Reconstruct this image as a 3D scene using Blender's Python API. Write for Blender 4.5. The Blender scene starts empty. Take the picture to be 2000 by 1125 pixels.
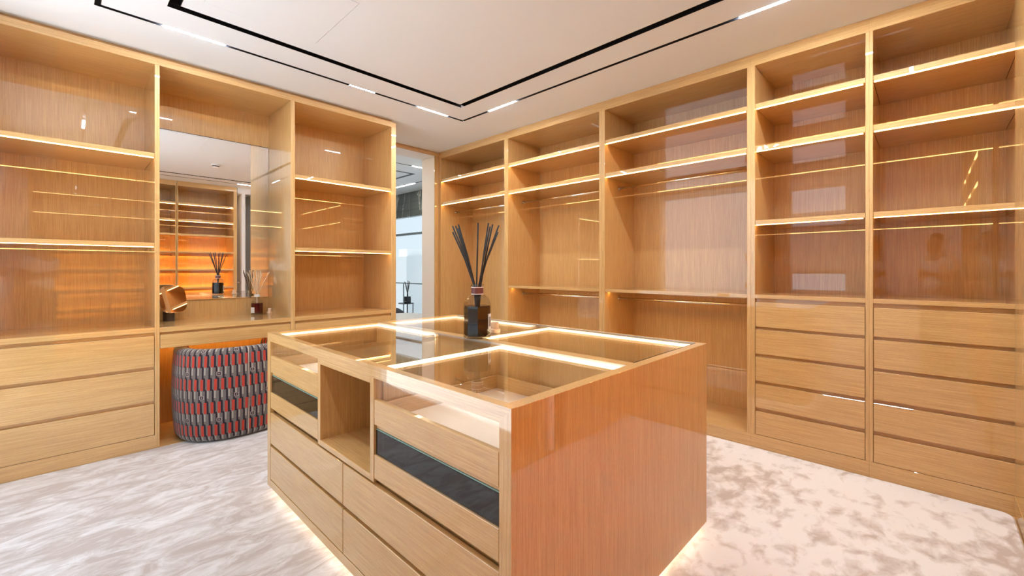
import bpy, bmesh, math, random
from mathutils import Vector, Matrix
random.seed(7)
S = bpy.context.scene
COL = S.collection
PI = math.pi

# ------------------------------------------------------------------ camera, sky, exposure
TH = math.radians(44.0127)                 # angle between the view and the x axis
cam_d = bpy.data.cameras.new('camera')
cam_d.sensor_width = 36.0
cam_d.lens = 840.76 / 2000 * 36
cam_d.shift_y = -(562.5 - 525.54) / 2000
cam_d.clip_start = 0.02
cam = bpy.data.objects.new('camera', cam_d)
COL.objects.link(cam)
cam.location = (0, 0, 1.25)
cam.rotation_euler = (PI / 2, 0, math.atan2(math.sin(TH), math.cos(TH)) - (PI / 2 - (PI / 2 - TH)) + (PI / 2 - TH) - PI / 2)
vdir = Vector((math.cos(TH), math.sin(TH), 0))
cam.rotation_euler = vdir.to_track_quat('-Z', 'Y').to_euler()
S.camera = cam

W = bpy.data.worlds.new('sky'); S.world = W; W.use_nodes = True
wn = W.node_tree.nodes; wl = W.node_tree.links
wn.clear()
wo = wn.new('ShaderNodeOutputWorld'); wb = wn.new('ShaderNodeBackground')
wt = wn.new('ShaderNodeTexCoord'); wx = wn.new('ShaderNodeSeparateXYZ'); wr = wn.new('ShaderNodeValToRGB')
wl.new(wt.outputs['Generated'], wx.inputs[0]); wl.new(wx.outputs['Z'], wr.inputs[0])
wm = wn.new('ShaderNodeMapRange'); wm.inputs['From Min'].default_value = -0.4; wm.inputs['From Max'].default_value = 0.7
wl.new(wx.outputs['Z'], wm.inputs['Value']); wl.new(wm.outputs[0], wr.inputs[0])
cr = wr.color_ramp
cr.elements[0].position = 0.0; cr.elements[0].color = (0.76, 0.85, 0.94, 1)
cr.elements[1].position = 1.0; cr.elements[1].color = (0.66, 0.80, 1.0, 1)
e = cr.elements.new(0.38); e.color = (0.76, 0.88, 1.0, 1)
wl.new(wr.outputs[0], wb.inputs['Color']); wb.inputs['Strength'].default_value = 2.1
wl.new(wb.outputs[0], wo.inputs[0])

vs = S.view_settings
vs.view_transform = 'Standard'; vs.look = 'None'; vs.gamma = 1.0; vs.use_curve_mapping = False
vs.exposure = 0.16
S.display_settings.display_device = 'sRGB'
try:
    S.cycles.max_bounces = 14; S.cycles.diffuse_bounces = 7; S.cycles.glossy_bounces = 6
    S.cycles.transmission_bounces = 8; S.cycles.transparent_max_bounces = 24
    S.cycles.sample_clamp_indirect = 6.0; S.cycles.sample_clamp_direct = 40.0
    S.cycles.caustics_reflective = False; S.cycles.caustics_refractive = False
except Exception:
    pass

def portal(name, loc, rot, sx, sy):
    l = bpy.data.lights.new(name, 'AREA'); l.shape = 'RECTANGLE'; l.size = sx; l.size_y = sy
    l.cycles.is_portal = True
    o = bpy.data.objects.new(name, l); COL.objects.link(o); o.location = loc; o.rotation_euler = rot
sun_d = bpy.data.lights.new('sun', 'SUN'); sun_d.energy = 15.0; sun_d.angle = math.radians(2.0); sun_d.color = (1.0, 0.97, 0.93)
sun = bpy.data.objects.new('sun', sun_d); COL.objects.link(sun)
sun.rotation_euler = Vector((0.10, -0.62, -0.78)).to_track_quat('-Z', 'Y').to_euler()      # from over the bedroom side, along the window wall
portal('sky_portal_window', (-0.58, 2.9, 1.37), (0, -PI / 2, 0), 2.5, 1.9)
portal('sky_portal_bedroom', (4.76, 7.0, 1.25), (0, PI / 2, 0), 2.2, 4.0)

# ------------------------------------------------------------------ materials
def newmat(name):
    m = bpy.data.materials.new(name); m.use_nodes = True
    n = m.node_tree.nodes; n.clear()
    out = n.new('ShaderNodeOutputMaterial')
    return m, n, m.node_tree.links, out
def pbr(name, col, rough=0.5, metal=0.0, coat=0.0, spec=0.5, noise=0.0, nscale=20.0, **kw):
    m, n, l, out = newmat(name)
    b = n.new('ShaderNodeBsdfPrincipled')
    b.inputs['Base Color'].default_value = (*col, 1); b.inputs['Roughness'].default_value = rough
    b.inputs['Metallic'].default_value = metal; b.inputs['Coat Weight'].default_value = coat
    b.inputs['Coat Roughness'].default_value = 0.03; b.inputs['Specular IOR Level'].default_value = spec
    for k, v in kw.items(): b.inputs[k].default_value = v
    if noise > 0:
        tc = n.new('ShaderNodeTexCoord'); nz = n.new('ShaderNodeTexNoise'); nz.inputs['Scale'].default_value = nscale
        nz.inputs['Detail'].default_value = 4
        mx = n.new('ShaderNodeMix'); mx.data_type = 'RGBA'
        l.new(tc.outputs['Object'], nz.inputs['Vector']); l.new(nz.outputs[0], mx.inputs['Factor'])
        mx.inputs['A'].default_value = (*[c * (1 - noise) for c in col], 1)
        mx.inputs['B'].default_value = (*[min(1, c * (1 + noise)) for c in col], 1)
        l.new(mx.outputs['Result'], b.inputs['Base Color'])
    l.new(b.outputs[0], out.inputs[0])
    return m
def emit(name, col, s):
    m, n, l, out = newmat(name)
    e = n.new('ShaderNodeEmission'); e.inputs[0].default_value = (*col, 1); e.inputs[1].default_value = s
    l.new(e.outputs[0], out.inputs[0]); return m
def wood(name, axis, c_dark, c_light, streak=1.0):
    """straight-grained lacquered veneer, grain running along the given axis"""
    m, n, l, out = newmat(name)
    g = n.new('ShaderNodeNewGeometry'); mp = n.new('ShaderNodeMapping')
    l.new(g.outputs['Position'], mp.inputs['Vector'])
    sc = [1, 1, 1]; sc['XYZ'.index(axis)] = 0.018
    mp.inputs['Scale'].default_value = sc
    n1 = n.new('ShaderNodeTexNoise'); n1.inputs['Scale'].default_value = 270; n1.inputs['Detail'].default_value = 3; n1.inputs['Roughness'].default_value = 0.65
    n2 = n.new('ShaderNodeTexNoise'); n2.inputs['Scale'].default_value = 34; n2.inputs['Detail'].default_value = 2
    l.new(mp.outputs[0], n1.inputs['Vector']); l.new(mp.outputs[0], n2.inputs['Vector'])
    mp2 = n.new('ShaderNodeMapping'); l.new(g.outputs['Position'], mp2.inputs['Vector'])
    sc2 = [1, 1, 1]; sc2['XYZ'.index(axis)] = 0.12; mp2.inputs['Scale'].default_value = sc2
    n3 = n.new('ShaderNodeTexNoise'); n3.inputs['Scale'].default_value = 620; n3.inputs['Detail'].default_value = 1
    l.new(mp2.outputs[0], n3.inputs['Vector'])
    a = n.new('ShaderNodeMath'); a.operation = 'MULTIPLY_ADD'; a.inputs[1].default_value = 0.62
    l.new(n1.outputs[0], a.inputs[0])
    b2 = n.new('ShaderNodeMath'); b2.operation = 'MULTIPLY'; b2.inputs[1].default_value = 0.10
    l.new(n2.outputs[0], b2.inputs[0]); l.new(b2.outputs[0], a.inputs[2])
    a2 = n.new('ShaderNodeMath'); a2.operation = 'MULTIPLY_ADD'; a2.inputs[1].default_value = 0.18
    l.new(n3.outputs[0], a2.inputs[0]); l.new(a.outputs[0], a2.inputs[2])
    r = n.new('ShaderNodeValToRGB')
    r.color_ramp.elements[0].position = 0.33; r.color_ramp.elements[0].color = (*c_dark, 1)
    r.color_ramp.elements[1].position = 0.57; r.color_ramp.elements[1].color = (*c_light, 1)
    l.new(a2.outputs[0], r.inputs[0])
    p = n.new('ShaderNodeBsdfPrincipled')
    l.new(r.outputs[0], p.inputs['Base Color'])
    p.inputs['Roughness'].default_value = 0.42; p.inputs['Specular IOR Level'].default_value = 0.25
    p.inputs['Coat Weight'].default_value = 1.0; p.inputs['Coat Roughness'].default_value = 0.012; p.inputs['Coat IOR'].default_value = 1.85
    l.new(p.outputs[0], out.inputs[0])
    return m
WD, WLt = (0.49, 0.28, 0.098), (0.67, 0.42, 0.166)
WOOD = {a: wood('oak_veneer_' + a, a, WD, WLt) for a in 'XYZ'}
def thinglass(name, tint, f0=0.045):
    m, n, l, out = newmat(name)
    lw = n.new('ShaderNodeLayerWeight'); lw.inputs[0].default_value = 0.5
    pw = n.new('ShaderNodeMath'); pw.operation = 'POWER'; pw.inputs[1].default_value = 5
    l.new(lw.outputs['Facing'], pw.inputs[0])
    ma = n.new('ShaderNodeMath'); ma.operation = 'MULTIPLY_ADD'; ma.inputs[1].default_value = 1 - f0; ma.inputs[2].default_value = f0
    l.new(pw.outputs[0], ma.inputs[0])
    t = n.new('ShaderNodeBsdfTransparent'); t.inputs[0].default_value = (*tint, 1)
    gl = n.new('ShaderNodeBsdfGlossy'); gl.inputs['Roughness'].default_value = 0.0
    mx = n.new('ShaderNodeMixShader'); l.new(ma.outputs[0], mx.inputs[0]); l.new(t.outputs[0], mx.inputs[1]); l.new(gl.outputs[0], mx.inputs[2])
    l.new(mx.outputs[0], out.inputs[0]); return m
GLASS = thinglass('clear_glass', (0.98, 0.985, 0.98))
SMOKE = thinglass('smoked_glass', (0.30, 0.32, 0.34), 0.10)
WINGLASS = thinglass('window_glass', (0.97, 0.98, 0.98))
SOLAR = thinglass('solar_window_glass', (0.68, 0.69, 0.68), 0.05)
BOTTLE = thinglass('bottle_glass', (0.88, 0.89, 0.88), 0.05)
MIRROR = pbr('mirror_silver', (0.93, 0.93, 0.92), 0.0, 1.0)
BRONZE = pbr('bronze_mirror', (0.62, 0.47, 0.38), 0.0, 1.0)
CHROME = pbr('polished_chrome', (0.80, 0.78, 0.76), 0.08, 1.0)
WHITE = pbr('white_paint', (0.84, 0.83, 0.82), 0.7, noise=0.01, nscale=3)
CEIL = pbr('ceiling_paint', (0.84, 0.90, 0.96), 0.8, noise=0.01, nscale=2)  # white with a blue tint put in to offset warm light bounced off wood
BLACK = pbr('black_track', (0.006, 0.006, 0.008), 0.35)
LEATHER = pbr('cream_lining', (0.74, 0.62, 0.50), 0.75, noise=0.05, nscale=60)
DARKMETAL = pbr('dark_metal', (0.03, 0.03, 0.035), 0.4, 0.6)
STONE = pbr('dark_stone', (0.06, 0.05, 0.045), 0.3, noise=0.5, nscale=40)
LED = emit('warm_led', (1.0, 0.58, 0.20), 19)
LEDH = emit('hidden_warm_led', (1.0, 0.58, 0.15), 60)
LEDI = emit('island_led', (1.0, 0.74, 0.44), 9)
LEDU = emit('toe_kick_led', (1.0, 0.84, 0.66), 10)
LAMP = emit('ceiling_linear_led', (0.86, 0.93, 1.0), 540)
LAMPB = emit('bedroom_linear_led', (1.0, 0.93, 0.82), 130)
LIQ_K = pbr('black_liquid', (0.006, 0.005, 0.004), 0.03, spec=0.25)
LIQ_R = pbr('dark_red_liquid', (0.09, 0.006, 0.006), 0.03, spec=0.6)
REED_K = pbr('black_reed', (0.012, 0.010, 0.010), 0.6)
REED_W = pbr('natural_reed', (0.70, 0.52, 0.34), 0.7, noise=0.15, nscale=50)
MAROON = pbr('maroon_paper', (0.13, 0.032, 0.028), 0.5)
PAPER = pbr('white_paper', (0.82, 0.80, 0.77), 0.6)
PRINT = pbr('grey_print', (0.25, 0.24, 0.23), 0.6)
PALEWOOD = pbr('pale_turned_wood', (0.74, 0.52, 0.34), 0.5, noise=0.12, nscale=30)
FILM = pbr('torn_white_film', (0.85, 0.84, 0.82), 0.5)
PALEEDGE = pbr('pale_glass_edge', (0.60, 0.66, 0.70), 0.1)
TEALEDGE = pbr('green_glass_edge', (0.25, 0.42, 0.38), 0.1)

# ------------------------------------------------------------------ mesh helpers
def thing(name, label, cat, loc, group=None):
    o = bpy.data.objects.new(name, None); COL.objects.link(o); o.location = loc
    o.empty_display_size = 0.1
    o['label'] = label; o['category'] = cat
    if group: o['group'] = group
    return o
def origin_of(o):
    v = Vector((0, 0, 0))
    while o is not None:
        v += Vector(o.location); o = o.parent
    return v
def link(name, bm, mat, parent=None, loc=None, smooth=False):
    """bm is in world coordinates"""
    base = origin_of(parent) if parent is not None else (Vector(loc) if loc is not None else Vector((0, 0, 0)))
    bmesh.ops.translate(bm, verts=bm.verts, vec=-base)
    me = bpy.data.meshes.new(name)
    if smooth:
        for f in bm.faces: f.smooth = True
    bm.to_mesh(me); bm.free()
    if mat: me.materials.append(mat)
    o = bpy.data.objects.new(name, me); COL.objects.link(o)
    if parent is not None: o.parent = parent
    elif loc is not None: o.location = loc
    return o
def box(bm, x0, x1, y0, y1, z0, z1, bev=0.0):
    r = bmesh.ops.create_cube(bm, size=1.0)
    vs_ = r['verts']
    for v in vs_:
        v.co = Vector((x0 + (v.co.x + .5) * (x1 - x0), y0 + (v.co.y + .5) * (y1 - y0), z0 + (v.co.z + .5) * (z1 - z0)))
    if bev > 0:
        es = {e for v in vs_ for e in v.link_edges}
        bmesh.ops.bevel(bm, geom=list(es), offset=bev, segments=1, affect='EDGES', profile=0.5)
def norm(a, b): return (a, b) if a < b else (b, a)
def B(name, mat, parent, x, y, z, bev=0.0012, **kw):
    bm = bmesh.new(); x = norm(*x); y = norm(*y); z = norm(*z)
    d = min(x[1] - x[0], y[1] - y[0], z[1] - z[0])
    box(bm, *x, *y, *z, min(bev, d * 0.2))
    return link(name, bm, mat, parent, **kw)
def prism(bm, pts, a):
    """extrude polygon pts (3-D) by vector a"""
    a = Vector(a)
    lo = [bm.verts.new(p) for p in pts]; hi = [bm.verts.new(Vector(p) + a) for p in pts]
    n = len(pts)
    bm.faces.new(lo); bm.faces.new(hi[::-1])
    for i in range(n): bm.faces.new((lo[i], hi[i], hi[(i + 1) % n], lo[(i + 1) % n]))
    bmesh.ops.recalc_face_normals(bm, faces=bm.faces)
def cyl(bm, p0, p1, r0, r1=None, seg=16, caps=True):
    r1 = r0 if r1 is None else r1
    p0 = Vector(p0); p1 = Vector(p1); d = (p1 - p0)
    q = d.to_track_quat('Z', 'Y')
    A = [bm.verts.new(p0 + q @ Vector((r0 * math.cos(2 * PI * i / seg), r0 * math.sin(2 * PI * i / seg), 0))) for i in range(seg)]
    C = [bm.verts.new(p1 + q @ Vector((r1 * math.cos(2 * PI * i / seg), r1 * math.sin(2 * PI * i / seg), 0))) for i in range(seg)]
    for i in range(seg): bm.faces.new((A[i], A[(i + 1) % seg], C[(i + 1) % seg], C[i]))
    if caps: bm.faces.new(A[::-1]); bm.faces.new(C)
def lathe(bm, c, prof, seg=32, rot=0.0, cap=True):
    c = Vector(c); rings = []
    for r, z in prof:
        rings.append([bm.verts.new(c + Vector((r * math.cos(2 * PI * i / seg + rot), r * math.sin(2 * PI * i / seg + rot), z))) for i in range(seg)])
    for a, b in zip(rings, rings[1:]):
        for i in range(seg): bm.faces.new((a[i], a[(i + 1) % seg], b[(i + 1) % seg], b[i]))
    if cap: bm.faces.new(rings[0][::-1]); bm.faces.new(rings[-1])
def structure(o): o['kind'] = 'structure'; return o

# ------------------------------------------------------------------ room shell
YL, XR = 3.887, 3.3656          # fronts of the left and the right cabinets
YB, XB = 4.471, 3.905           # their back panels
ZC = 2.765                      # ceiling
YD, YD2 = 4.59, 4.874           # doorway wall, both faces
XW = -0.50                      # window wall
YO = -0.32                      # front of the cabinets behind the camera
FZ = -0.015                     # sub-floor under the carpet

# floor
bm = bmesh.new(); box(bm, -0.6, 4.05, -1.0, YD2, FZ - 0.1, FZ)
structure(link('floor', bm, WOOD['X']))

# ceiling, cut open along two rectangular slots
O = (0.110, 2.830, 0.075, 3.436); OW = 0.028
I = (0.403, 2.572, 0.350, 3.152); IW = 0.055
HX = (0.545, 1.160); HY = (2.335, 2.948); HG = 0.003
bm = bmesh.new()
def ring_out(bm, out, inn):
    box(bm, out[0], out[1], out[2], inn[2], ZC, ZC + .07); box(bm, out[0], out[1], inn[3], out[3], ZC, ZC + .07)
    box(bm, out[0], inn[0], inn[2], inn[3], ZC, ZC + .07); box(bm, inn[1], out[1], inn[2], inn[3], ZC, ZC + .07)
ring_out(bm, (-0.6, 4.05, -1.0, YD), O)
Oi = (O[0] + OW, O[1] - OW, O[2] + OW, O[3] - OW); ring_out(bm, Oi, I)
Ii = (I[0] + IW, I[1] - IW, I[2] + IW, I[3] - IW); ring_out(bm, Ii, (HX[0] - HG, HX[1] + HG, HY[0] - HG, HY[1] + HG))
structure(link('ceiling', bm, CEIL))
bm = bmesh.new(); box(bm, -0.6, 4.05, -1.0, YD, ZC + .071, ZC + .10)
structure(link('trim_1', bm, BLACK))
hatch = thing('access_hatch', 'flush white access hatch in the ceiling inside the black slot', 'hatch', (0.85, 2.64, ZC))
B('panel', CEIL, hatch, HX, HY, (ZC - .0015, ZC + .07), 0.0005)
def loop(name, L, w, zt, label):
    t = thing(name, label, 'track', ((L[0] + L[1]) / 2, (L[2] + L[3]) / 2, ZC))
    i = (L[0] + w, L[1] - w, L[2] + w, L[3] - w)
    for (x, y) in (((L[0], L[1]), (L[2], i[2])), ((L[0], L[1]), (i[3], L[3])), ((L[0], i[0]), (i[2], i[3])), ((i[1], L[1]), (i[2], i[3]))):
        bm = bmesh.new(); x = norm(*x); y = norm(*y)
        box(bm, *x, *y, zt, ZC + .0705)
        tk = 0.002
        if x[1] - x[0] > y[1] - y[0]:
            box(bm, *x, y[0], y[0] + tk, ZC - .0008, zt); box(bm, *x, y[1] - tk, y[1], ZC - .0008, zt)
        else:
            box(bm, x[0], x[0] + tk, *y, ZC - .0008, zt); box(bm, x[1] - tk, x[1], *y, ZC - .0008, zt)
        link('channel', bm, BLACK, t)
    return t
loop('lighting_track', O, OW, ZC + .03, 'thin black lighting track running in a rectangle around the ceiling')
loop('curtain_slot', I, IW, ZC + .06, 'wide black recessed slot forming the inner rectangle on the ceiling')
def lightbar(label, x, y):
    t = thing('linear_light', label, 'light', ((x[0] + x[1]) / 2, (y[0] + y[1]) / 2, ZC))
    B('diffuser', LAMP, t, x, y, (ZC - .002, ZC + .012), 0)
    B('housing', BLACK, t, (x[0] + .003, x[1] - .003), (y[0] + .003, y[1] - .003), (ZC + .012, ZC + .03), 0)
    return t
yo = (O[3] - OW + .003, O[3] - .003); xo = (O[1] - OW + .003, O[1] - .003)
yn = (O[2] + .003, O[2] + OW - .003); xn = (O[0] + .003, O[0] + OW - .003)
lightbar('glowing ceiling light bar above the tall left drawers unit', (0.424, 0.745), yo)
lightbar('glowing ceiling light bar just left of the track corner near the doorway', (2.30, 2.62), yo)
lightbar('glowing ceiling light bar just right of the track corner near the doorway', xo, (2.70, 3.03))
lightbar('long glowing ceiling light bar at the top edge over the right wardrobes', xo, (0.10, 0.815))
lightbar('glowing ceiling light bar seen only in the wall mirror, above the open shelving', (2.12, 2.44), yn)
lightbar('added unseen ceiling light bar over the window side of the room', xn, (0.60, 0.92))  # out-of-view bar added to the track for more room light
lightbar('added unseen ceiling light bar over the window side near the left cabinets', xn, (2.40, 2.72))  # second added bar, also out of view, lights the island's left face
sp = thing('spot_module', 'black module of ten tiny spotlights in the track over the vanity', 'light', (1.73, 3.42, ZC))
B('housing', BLACK, sp, (1.612, 1.85), yo, (ZC + .001, ZC + .03), 0)
for k in range(10):
    bm = bmesh.new(); x = 1.626 + k * .0234
    cyl(bm, (x, sum(yo) / 2, ZC - .001), (x, sum(yo) / 2, ZC + .001), .0075, seg=10)
    link('spot', bm, LAMP, sp)

# walls of the dressing room
bm = bmesh.new()
box(bm, XW - .1, 2.40, YB + .012, YD2, FZ, ZC)                   # behind the left cabinets
structure(link('wall_left', bm, WHITE))
bm = bmesh.new(); box(bm, 2.40, 3.311, YD, YD2, 2.712, ZC + .07); structure(link('wall_back', bm, WHITE))
bm = bmesh.new(); box(bm, 3.311, 4.05, YD, YD2, FZ, ZC + .07); structure(link('wall_back', bm, pbr('warm_lit_white_paint', (.88, .80, .70), .6)))  # white door lining; the warm light on it is put into the colour
bm = bmesh.new(); box(bm, XB + .02, 4.05, -1.0, YD, FZ, ZC); structure(link('wall_right', bm, WHITE))
# doorway frame in veneer
B('trim_2', WOOD['X'], None, (2.335, 3.376), (YD - .012, YD), (2.712, 2.748))['kind'] = 'structure'
B('trim_3', WOOD['X'], None, (2.335, 3.366), (YD - .004, YD), (2.748, ZC))['kind'] = 'structure'
B('trim_4', WOOD['Z'], None, (3.303, 3.345), (YD - .012, YD), (FZ, 2.712))['kind'] = 'structure'
B('trim_5', WOOD['Z'], None, (3.345, 3.376), (YD - .006, YD), (FZ, 2.712))['kind'] = 'structure'
# window wall (left of the camera, outside the frame; it is seen in the lacquer)
WY, WZ = (1.80, 3.84), (0.08, 2.66)
DYr = (0.87, 1.66)
bm = bmesh.new()
xw0, xw1 = XW - .12, XW
box(bm, xw0, xw1, -1.0, DYr[0], FZ, ZC)
box(bm, xw0, xw1, DYr[0], DYr[1], 2.58, ZC); box(bm, xw0, xw1, DYr[0], DYr[1], FZ, .86)
box(bm, xw0, xw1, DYr[0], DYr[1], 1.22, 2.12)
box(bm, xw0, xw1, DYr[1], WY[0], FZ, ZC)
box(bm, xw0, xw1, WY[0], WY[1], WZ[1], ZC); box(bm, xw0, xw1, WY[0], WY[1], FZ, WZ[0])
box(bm, xw0, xw1, WY[1], YD2, FZ, ZC)
structure(link('wall_window', bm, WHITE))
bm = bmesh.new(); box(bm, -9.0, xw0 - .002, -6.0, 12.0, -.22, -.02); structure(link('floor_bounce_slab', bm, pbr('pale_bounce_slab', (.74, .75, .76), .8, noise=.05, nscale=6)))  # unseen pale slab added outside to bounce sunlight up onto the ceiling
def window(name, y, z):
    w = bpy.data.objects.new(name, None); COL.objects.link(w); w.location = (XW - .06, sum(y) / 2, z[0]); w['kind'] = 'structure'
    f = .045
    for yy, zz in (((y[0], y[0] + f), z), ((y[1] - f, y[1]), z), ((y[0] + f, y[1] - f), (z[0], z[0] + f)), ((y[0] + f, y[1] - f), (z[1] - f, z[1]))):
        B('window_frame', WHITE, w, (XW - .09, XW - .03), yy, zz)
    B('pane', WINGLASS, w, (XW - .064, XW - .058), (y[0] + f, y[1] - f), (z[0] + f, z[1] - f), 0)
window('window_1', WY, WZ); window('window_2', DYr, (2.12, 2.58)); window('window_3', DYr, (.86, 1.22))
# wall behind the camera
bm = bmesh.new(); box(bm, XW, -.38, -1.0, YO - .02, FZ, ZC); box(bm, -.38, 2.215, -1.0, -.90, FZ, ZC)
box(bm, 2.46, 3.93, -1.0, -.90, FZ, ZC); box(bm, 2.215, 2.46, -1.0, -.90, 2.55, ZC); box(bm, 2.215, 2.46, -1.0, YO, 2.66, ZC)
structure(link('wall_near', bm, WHITE))
d1 = bpy.data.objects.new('door_1', None); COL.objects.link(d1); d1.location = (2.33, -.4, 0); d1['kind'] = 'structure'
B('door_leaf', WHITE, d1, (2.285, 2.345), (-.88, YO - .01), (0, 2.66))
bm = bmesh.new(); cyl(bm, (2.285, -.40, 1.0), (2.245, -.40, 1.0), .011); cyl(bm, (2.25, -.40, 1.0), (2.25, -.52, 1.0), .009)
link('door_handle', bm, CHROME, d1, smooth=True)
B('window_4', thinglass('teal_window_glass', (0.20, 0.27, 0.255)), None, (2.35, 2.46), (-.905, -.895), (FZ, 2.55), 0)['kind'] = 'structure'
B('trim_6', WOOD['Z'], None, (2.46, 3.366), (YO - .03, YO), (.09, ZC))['kind'] = 'structure'
B('baseboard_near', WOOD['X'], None, (2.46, 3.366), (YO - .028, YO + .002), (FZ, .09))['kind'] = 'structure'

# ------------------------------------------------------------------ carpet
def carpet_material():
    m, n, l, out = newmat('viscose_carpet')
    g = n.new('ShaderNodeNewGeometry'); mp = n.new('ShaderNodeMapping')
    l.new(g.outputs['Position'], mp.inputs['Vector'])
    mp.inputs['Scale'].default_value = (2.1, 5.0, 1)
    mp.inputs['Rotation'].default_value = (0, 0, math.radians(4))
    na = n.new('ShaderNodeTexNoise'); na.inputs['Scale'].default_value = 2.3; na.inputs['Detail'].default_value = 10; na.inputs['Roughness'].default_value = 0.70; na.inputs['Distortion'].default_value = 0.9
    l.new(mp.outputs[0], na.inputs['Vector'])
    mp2 = n.new('ShaderNodeMapping'); l.new(g.outputs['Position'], mp2.inputs['Vector']); mp2.inputs['Scale'].default_value = (2.6, 3.6, 1)
    nb = n.new('ShaderNodeTexNoise'); nb.inputs['Scale'].default_value = 3.4; nb.inputs['Detail'].default_value = 7; nb.inputs['Roughness'].default_value = 0.55; nb.inputs['Distortion'].default_value = 0.35
    l.new(mp2.outputs[0], nb.inputs['Vector'])
    nc = n.new('ShaderNodeTexNoise'); nc.inputs['Scale'].default_value = 1.7; nc.inputs['Detail'].default_value = 3; nc.inputs['Distortion'].default_value = 0.4
    l.new(g.outputs['Position'], nc.inputs['Vector'])
    cmb = n.new('ShaderNodeMath'); cmb.operation = 'MULTIPLY_ADD'; cmb.inputs[1].default_value = 0.58
    l.new(nb.outputs[0], cmb.inputs[0])
    cm2 = n.new('ShaderNodeMath'); cm2.operation = 'MULTIPLY'; cm2.inputs[1].default_value = 0.46; l.new(nc.outputs[0], cm2.inputs[0]); l.new(cm2.outputs[0], cmb.inputs[2])
    # nap brushed along the left cabinets on the left, in small footprints on the right
    sx = n.new('ShaderNodeSeparateXYZ'); l.new(g.outputs['Position'], sx.inputs[0])
    mr = n.new('ShaderNodeMapRange'); mr.interpolation_type = 'SMOOTHSTEP'
    mr.inputs['From Min'].default_value = 0.8; mr.inputs['From Max'].default_value = 1.9
    l.new(sx.outputs['X'], mr.inputs['Value'])
    ra = n.new('ShaderNodeValToRGB'); ra.color_ramp.elements[0].position = 0.42; ra.color_ramp.elements[1].position = 0.62
    ra.color_ramp.elements[0].color = (0.46, 0.405, 0.37, 1); ra.color_ramp.elements[1].color = (0.67, 0.655, 0.645, 1)
    rb = n.new('ShaderNodeValToRGB'); rb.color_ramp.elements[0].position = 0.42; rb.color_ramp.elements[1].position = 0.54
    rb.color_ramp.elements[0].color = (0.47, 0.405, 0.36, 1); rb.color_ramp.elements[1].color = (0.73, 0.71, 0.69, 1)
    l.new(na.outputs[0], ra.inputs[0]); l.new(cmb.outputs[0], rb.inputs[0])
    mx = n.new('ShaderNodeMix'); mx.data_type = 'RGBA'
    l.new(mr.outputs[0], mx.inputs['Factor']); l.new(ra.outputs[0], mx.inputs['A']); l.new(rb.outputs[0], mx.inputs['B'])
    nf = n.new('ShaderNodeTexNoise'); nf.inputs['Scale'].default_value = 340; nf.inputs['Detail'].default_value = 2
    l.new(g.outputs['Position'], nf.inputs['Vector'])
    bp = n.new('ShaderNodeBump'); bp.inputs['Strength'].default_value = 0.25; bp.inputs['Distance'].default_value = 0.004
    l.new(nf.outputs[0], bp.inputs['Height'])
    p = n.new('ShaderNodeBsdfPrincipled'); p.inputs['Roughness'].default_value = 0.9; p.inputs['Specular IOR Level'].default_value = 0.1
    p.inputs['Sheen Weight'].default_value = 0.25; p.inputs['Sheen Roughness'].default_value = 0.4
    l.new(mx.outputs['Result'], p.inputs['Base Color']); l.new(bp.outputs[0], p.inputs['Normal'])
    l.new(p.outputs[0], out.inputs[0]); return m
CARPET = carpet_material()
def carpet():
    x0, x1, y0, y1 = XW + .002, XR - .006, YO + .006, YL - .004
    bm = bmesh.new()
    pts = [(x0, y0)]
    r = 0.05
    for k in range(7):
        a = -PI / 2 + k * PI / 12; pts.append((x1 - r + r * math.cos(a), y0 + r + r * math.sin(a)))
    pts += [(x1, YD - .02), (2.34, YD - .02), (2.34, y1), (x0, y1)]
    lo = [bm.verts.new((x, y, FZ)) for x, y in pts]; mi = [bm.verts.new((x, y, -.006)) for x, y in pts]
    cx, cy = 1.5, 1.8
    hi = []
    for i, (x, y) in enumerate(pts):
        p0 = Vector(pts[i - 1]); p1 = Vector(pts[(i + 1) % len(pts)]); d = (p1 - p0).normalized(); nn = Vector((-d.y, d.x))
        hi.append(bm.verts.new((x + nn.x * .007, y + nn.y * .007, 0.0)))
    n = len(pts)
    for i in range(n):
        j = (i + 1) % n
        bm.faces.new((lo[i], lo[j], mi[j], mi[i])); bm.faces.new((mi[i], mi[j], hi[j], hi[i]))
    bm.faces.new(hi)
    o = link('carpet', bm, CARPET)
    o['label'] = 'pale silvery beige carpet with brushed nap covering the floor'; o['category'] = 'carpet'
carpet()

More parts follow.
